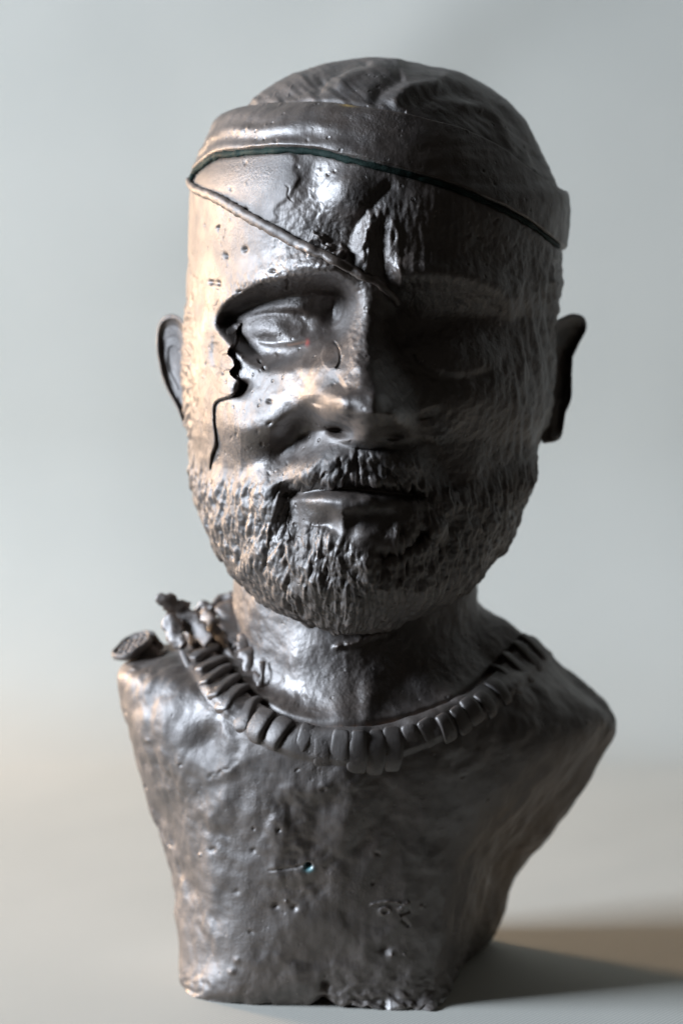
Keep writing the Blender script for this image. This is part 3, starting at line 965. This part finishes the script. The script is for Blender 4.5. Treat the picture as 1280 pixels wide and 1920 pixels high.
# collar band
inner = smooth_line([(330, 1130), (372, 1175), (405, 1220), (440, 1268), (480, 1308), (530, 1340), (600, 1358), (680, 1360), (760, 1345), (830, 1320), (880, 1293), (930, 1248), (985, 1195)])
dI, sI, tI = pdist(TU, TV, inner)
outer_w = np.interp(tI, [0, 0.3, 0.55, 0.75, 1], [55, 62, 70, 55, 60])
col = (sI > 0) & (dI < outer_w) & tf & (low < 8.6)
cb = np.where(sI > 0, sstep(outer_w + 8, outer_w - 8, dI), 0) * sstep(-2, 4, np.where(sI > 0, dI, -dI)) * tf * (low < 8.8)
D += 7 * cb
D += -9 * np.exp(-0.5 * (dI / 4.0) ** 2) * tf * (low < 9) * (low > 6)
fade0 = sstep(0.0, 0.25, low) * 0.7 + 0.3
Pt = Pt + Nt * (D * fade0)[..., None]
# uneven broken lower edge, flat foot on the cloth with a few gaps
zlift = 9 * np.clip(perlin(np.stack([TU / 40, TU * 0, TV / 300], -1)) + 0.05, 0, 1) + 16 * np.exp(-0.5 * ((TU - 607) / 12) ** 2) * (Pt[..., 1] < 0) + 7 * np.exp(-0.5 * ((TU - 660) / 10) ** 2) + 5 * np.exp(-0.5 * ((TU - 688) / 6) ** 2)
Pt[..., 2] = np.maximum(Pt[..., 2], 0.5) + zlift * np.exp(-Pt[..., 2] / 16.0)
chip = np.exp(-Pt[..., 2] / 30.0) * np.clip(perlin(np.stack([TU / 16, TV / 12, Pt[..., 1] / 40], -1)) * 2.2, -0.3, 1)
out_dir = np.stack([Pt[..., 0] + 20, Pt[..., 1], Pt[..., 0] * 0], -1)
out_dir /= np.linalg.norm(out_dir, axis=-1, keepdims=True)
Pt = Pt - out_dir * ((2.5 + 5.5 * sstep(560, 700, TU)) * chip)[..., None]
Nt = grid_normals(Pt)
gn0 = np.cross(Pt[301, 50] - Pt[300, 50], Pt[301, 51] - Pt[301, 50])
if np.mean((Nt * (CAM - Pt)).sum(-1)[:, :100]) < 0:
    Nt = -Nt
FLIP_T = bool((gn0 * Nt[300, 50]).sum() < 0)
print('flip torso', FLIP_T)
ts = np.zeros(TU.shape + (4,))
add_stain(ts, 1.0 * G(TU, TV, 579, 1629, 6, 3.5, 0) * tf, (0.12, 0.34, 0.36))
add_stain(ts, 0.7 * np.exp(-0.5 * (dI / 2.2) ** 2) * tf * (low < 8.9) * (low > 6.5) * sstep(-0.2, 0.3, perlin(np.stack([TU / 14, TV / 14, TU * 0], -1))), (0.22, 0.12, 0.07))
add_stain(ts, 0.45 * G(TU, TV, 770, 1884, 45, 9, -8) * sstep(0, 0.3, perlin(np.stack([TU / 7, TV / 7, TU * 0], -1))) * tf, (0.35, 0.31, 0.29))
tparts = split_grid(Pt, Nt, ts, [
    ('neck', (low > 8.0) & ~col, M_skin, root, None),
    ('collar', col, M_torso, None, 'raised knitted collar round the neck opening'),
    ('torso', None, M_torso, root, None)], flip=FLIP_T)
torso = tparts['torso']
tparts['collar'].parent = torso
fm = (Pt[..., 1] < 120)
TPf, TNf, TUf, TVf = Pt[fm], Nt[fm], *[a[fm] for a in proj(Pt)]


def pad(name, u0, v0, u1, v1, wid, thick, lift, mat, parent, label=None, seed=0, sq=4.5, surf=None, face=None, sink=0.0):
    """one rounded rib of clay laid on the surface from pixel to pixel"""
    surf = surf or (TPf, TNf, TUf, TVf)
    a, na = pick(*surf, u0, v0)
    b, nb = pick(*surf, u1, v1)
    c = (a + b) / 2
    m_, nm = pick(*surf, (u0 + u1) / 2, (v0 + v1) / 2)
    n = na + nb + nm
    n /= np.linalg.norm(n)
    if face is not None:
        n = 0.1 * n + 0.9 * np.array(face)
        n /= np.linalg.norm(n)
    X = b - a
    L = np.linalg.norm(X)
    X /= L
    n = n - X * (n @ X)
    n /= np.linalg.norm(n)
    Y = np.cross(n, X)
    nu, nw = 26, 20
    al = np.linspace(-np.pi / 2, np.pi / 2, nu)
    be = np.linspace(0, 2 * np.pi, nw, endpoint=False)

    def sp(x, e):
        return np.sign(x) * np.abs(x) ** e
    e1 = 2 / sq
    xs = sp(np.sin(al), e1)[:, None] * np.ones(nw)[None]
    ca = np.abs(np.cos(al)) ** e1
    ys = ca[:, None] * sp(np.cos(be), 0.5)[None]
    zs = ca[:, None] * sp(np.sin(be), 0.7)[None]
    bend = 0.12 * rng.normal()
    wv = 1 + 0.12 * np.sin(xs * 2.2 + seed)
    Q = c + X * (xs * L / 2)[..., None] + Y * ((ys * wv + bend * xs ** 2) * wid / 2)[..., None] + n * (zs * thick + lift + 0.0 * xs)[..., None]
    # follow the surface between the two ends
    sag = (m_ - c) @ n
    Q += n * (sag * (1 - xs ** 2))[..., None]
    Q += n * (-sink * (xs + 1) / 2)[..., None]
    Q += n * (2.4 * fbm(Q / 26.0 + seed * 3.1, 2))[..., None] + Y * (2.0 * perlin(Q / 18.0 + seed))[..., None]
    return raw_mesh(name, Q.reshape(-1, 3), grid_faces(nu, nw, True).reshape(-1, 4), mat, parent, label=label)


ribs = [
    (388, 1176, 350, 1192, 22), (400, 1196, 354, 1216, 22), (406, 1214, 362, 1238, 23), (420, 1236, 370, 1262, 24), (430, 1252, 382, 1284, 24), (446, 1270, 400, 1310, 27), (464, 1290, 414, 1338, 30), (484, 1310, 452, 1374, 29),
    (510, 1332, 474, 1392, 28), (544, 1348, 506, 1406, 28), (584, 1358, 556, 1412, 22), (606, 1362, 603, 1440, 26), (642, 1366, 630, 1438, 28), (672, 1368, 668, 1452, 26), (704, 1366, 702, 1460, 26), (736, 1360, 738, 1452, 27),
    (764, 1356, 776, 1408, 20), (790, 1348, 818, 1402, 24), (822, 1338, 848, 1390, 22), (848, 1326, 876, 1374, 24), (868, 1310, 900, 1358, 24), (892, 1298, 926, 1342, 22), (910, 1276, 952, 1318, 22), (926, 1252, 976, 1300, 22), (944, 1226, 996, 1278, 20), (962, 1206, 1014, 1258, 20), (976, 1190, 1026, 1238, 18)]
for k, (a, b, c, d, wd) in enumerate(ribs):
    pad('collar_rib', a, b, c, d, wd * (1.22 if k < 10 else 1.3), 9 if k < 10 else 6, 3 if k < 10 else 2 if k > 17 else 0, M_torso, torso, seed=k, face=(-0.62, -0.72, 0.3) if k < 8 else (-0.55, -0.75, 0.3) if k < 10 else None, sink=0 if k < 10 else 3 if k > 17 else 7)


# ---- loose flaps, curls and the round badge on the lit shoulder
def blob(name, pts, radii, mat, parent, flat=0.6, label=None, nrm=None):
    p = smooth_line([list(at(*q)) for q in pts], 5)
    r = np.interp(np.linspace(0, 1, len(p)), np.linspace(0, 1, len(radii)), radii)
    n_ = None if nrm is None else [np.array(nrm, float)] * len(p)
    return tube(name, p, r, mat, parent, 18, flat * 0.72, n_, 0.6, label=label)


blob('collar_flap', [(292, 1122, -10), (312, 1126, -10), (335, 1142, -5), (352, 1164, -10), (372, 1184, -30), (392, 1205, -60)], [8, 15, 21, 23, 19, 12], M_torso, torso, 0.4, 'curled torn end of the collar')
blob('collar_flap', [(318, 1150, -20), (322, 1172, -25), (330, 1196, -40), (345, 1212, -60)], [10, 19, 18, 12], M_torso, torso, 0.6, 'small rolled lump under the torn collar end')
blob('collar_flap', [(332, 1190, -40), (345, 1230, -70), (362, 1265, -100), (385, 1300, -130), (412, 1330, -160), (440, 1360, -190)], [4, 5, 6, 5, 4, 3], M_torso, torso, 0.4, 'thin seam edge below the collar ribs')
blob('collar_flap', [(368, 1146, 60), (380, 1134, 55), (396, 1146, 50), (414, 1130, 60), (432, 1120, 55), (446, 1132, 50)], [5, 9, 12, 13, 12, 10], M_torso, torso, 0.6, 'rolled back edge of the collar beside the neck')
blob('collar_flap', [(378, 1150, 40), (396, 1170, 10), (412, 1196, -20), (430, 1226, -60), (452, 1262, -110), (480, 1296, -160), (520, 1328, -205)], [14, 18, 14, 7, 5, 4, 3], M_torso, torso, 0.5, 'inner fold of the collar against the neck')
blob('collar_flap', [(424, 1130, 40), (428, 1160, 10), (432, 1192, -20), (444, 1215, -50)], [18, 24, 22, 14], M_torso, torso, 0.5, 'upright fold of cloth at the side of the neck')
for (a, b, c, d, e, f, r1, r2) in [(460, 1218, -90, 470, 1262, -118, 16, 9), (452, 1190, -55, 458, 1220, -85, 12, 16), (492, 1240, -140, 486, 1290, -160, 6, 5), (474, 1262, -122, 490, 1290, -160, 8, 5)]:
    blob('neck_fold', [(a, b, c), ((a + c * 0 + d) / 2 + 2, (b + e) / 2, (c + f) / 2 - 4), (d, e, f)], [r1, (r1 + r2) / 2, r2], M_skin, tparts['neck'], 0.5)


def badge():
    c = at(250, 1212, 10)
    X = np.array([0.80, 0.35, 0.48])
    X /= np.linalg.norm(X)
    n = np.array([-0.42, -0.30, 0.86])
    n -= X * (n @ X)
    n /= np.linalg.norm(n)
    Y = np.cross(n, X)
    rs = np.array([0, 8, 16, 24, 29, 32, 34, 37, 40, 42, 42, 38, 20, 0.0])
    zs = np.array([3, 3, 3, 3, 3, 4, 8, 9, 8, 4, -2, -6, -7, -7.0])
    a = np.linspace(0, 2 * np.pi, 72, endpoint=False)
    k = np.linspace(0, len(rs) - 1, 66)
    r_, z_ = np.interp(k, np.arange(len(rs)), rs), np.interp(k, np.arange(len(rs)), zs)
    rad = r_[:, None] * (1 + 0.05 * np.sin(2 * a + 1) + 0.03 * np.sin(5 * a))[None]
    xx, yy = rad * np.cos(a), rad * np.sin(a)
    zz = z_[:, None] + 0 * xx
    top = (k < 5)[:, None]
    zz = zz + top * 3.0 * (np.sin(xx / 2.6) * np.sin(yy / 3.2 + 1) > 0.15)
    Q = c + X * xx[..., None] + Y * (yy * 0.95)[..., None] + n * zz[..., None]
    Q += n * (1.8 * fbm(Q / 15.0, 2))[..., None]
    raw_mesh('shoulder_badge', Q.reshape(-1, 3), grid_faces(66, 72, True).reshape(-1, 4), M_torso, root, label='round stamped disc standing out from the shoulder')
    blob('badge_stem', [(250, 1220, 14), (262, 1224, 12), (285, 1235, 5), (300, 1250, 0)], [20, 24, 26, 24], M_torso, torso, 0.8)
    blob('badge_flap', [(278, 1186, 20), (287, 1192, 16), (292, 1204, 12), (296, 1220, 8)], [4, 8, 10, 14], M_torso, torso, 0.6)


badge()

# ================================================================== CLOTH SWEEP
m, nt, b = nmat('grey_cloth')
L = nt.links.new
tc = nt.nodes.new('ShaderNodeTexCoord')
mp = nt.nodes.new('ShaderNodeMapping')
mp.inputs['Rotation'].default_value = (0, 0, R(38))
L(tc.outputs['UV'], mp.inputs['Vector'])
wv = nt.nodes.new('ShaderNodeTexWave')
wv.inputs['Scale'].default_value = 160
wv.inputs['Distortion'].default_value = 0.6
wv.inputs['Detail'].default_value = 1
L(mp.outputs['Vector'], wv.inputs['Vector'])
n1 = noise_node(nt, 5, 3, 0.5, tc.outputs['Object'])
r1 = ramp(nt, n1.outputs['Fac'], [(0.3, (0.57, 0.545, 0.475, 1)), (0.7, (0.61, 0.58, 0.505, 1))])
mx = nt.nodes.new('ShaderNodeMix')
mx.data_type = 'RGBA'
mx.blend_type = 'MULTIPLY'
mx.inputs['Factor'].default_value = 0.34
L(r1.outputs[0], mx.inputs['A'])
L(wv.outputs['Color'], mx.inputs['B'])
L(mx.outputs['Result'], b.inputs['Base Color'])
b.inputs['Roughness'].default_value = 0.9
b.inputs['Specular IOR Level'].default_value = 0.2
bp = nt.nodes.new('ShaderNodeBump')
bp.inputs['Strength'].default_value = 0.35
bp.inputs['Distance'].default_value = 0.0003
L(wv.outputs['Fac'], bp.inputs['Height'])
L(bp.outputs[0], b.inputs['Normal'])
nx, ny = 260, 420
xs = np.linspace(-2800, 4600, nx)
Lf, rad = 1750.0, 850.0
ss = np.linspace(-640, Lf + rad * np.pi / 2 + 4600, ny)
ang = np.clip((ss - Lf) / rad, 0, np.pi / 2)
yy = np.where(ss < Lf, ss, Lf + rad * np.sin(ang))
zz = np.where(ss < Lf, 0, rad * (1 - np.cos(ang))) + np.clip(ss - Lf - rad * np.pi / 2, 0, None)
X, Y = np.meshgrid(xs, yy)
Z = np.repeat(zz[:, None], nx, 1)
SS = np.repeat(ss[:, None], nx, 1)
back = sstep(Lf - 100, Lf + 500, SS)
wr = 16 * fbm(np.stack([X / 1500, SS / 1700, X * 0], -1), 3) + 20 * sstep(3300, 4300, SS) * np.exp(-0.5 * (((X - 300) * 0.6 + (SS - 4300) * -0.7) / 130) ** 2)
near = 1.2 * fbm(np.stack([(X + SS) / 700, (X - SS) / 260, X * 0 + 7], -1), 2) * sstep(350, 900, np.hypot(X, Y)) * (1 - back)
Y = Y - back * wr - 0.17 * X * back
Z = Z + near
clothP = np.stack([X, Y, Z], -1)
cloth = raw_mesh('backdrop', clothP.reshape(-1, 3), grid_faces(ny, nx, False).reshape(-1, 4), m, None)
uvl = cloth.data.uv_layers.new(name='UVMap')
vi = np.zeros(len(cloth.data.loops), np.int32)
cloth.data.loops.foreach_get('vertex_index', vi)
uv = np.stack([X.ravel() * S, SS.ravel() * S], -1)[vi]
uvl.data.foreach_set('uv', uv.astype(np.float32).ravel())
cloth['kind'] = 'structure'
cloth['label'] = 'pale grey woven cloth under the bust and rising behind it'
print('tris', sum(len(o.data.polygons) * 2 for o in sc.objects if o.type == 'MESH'))
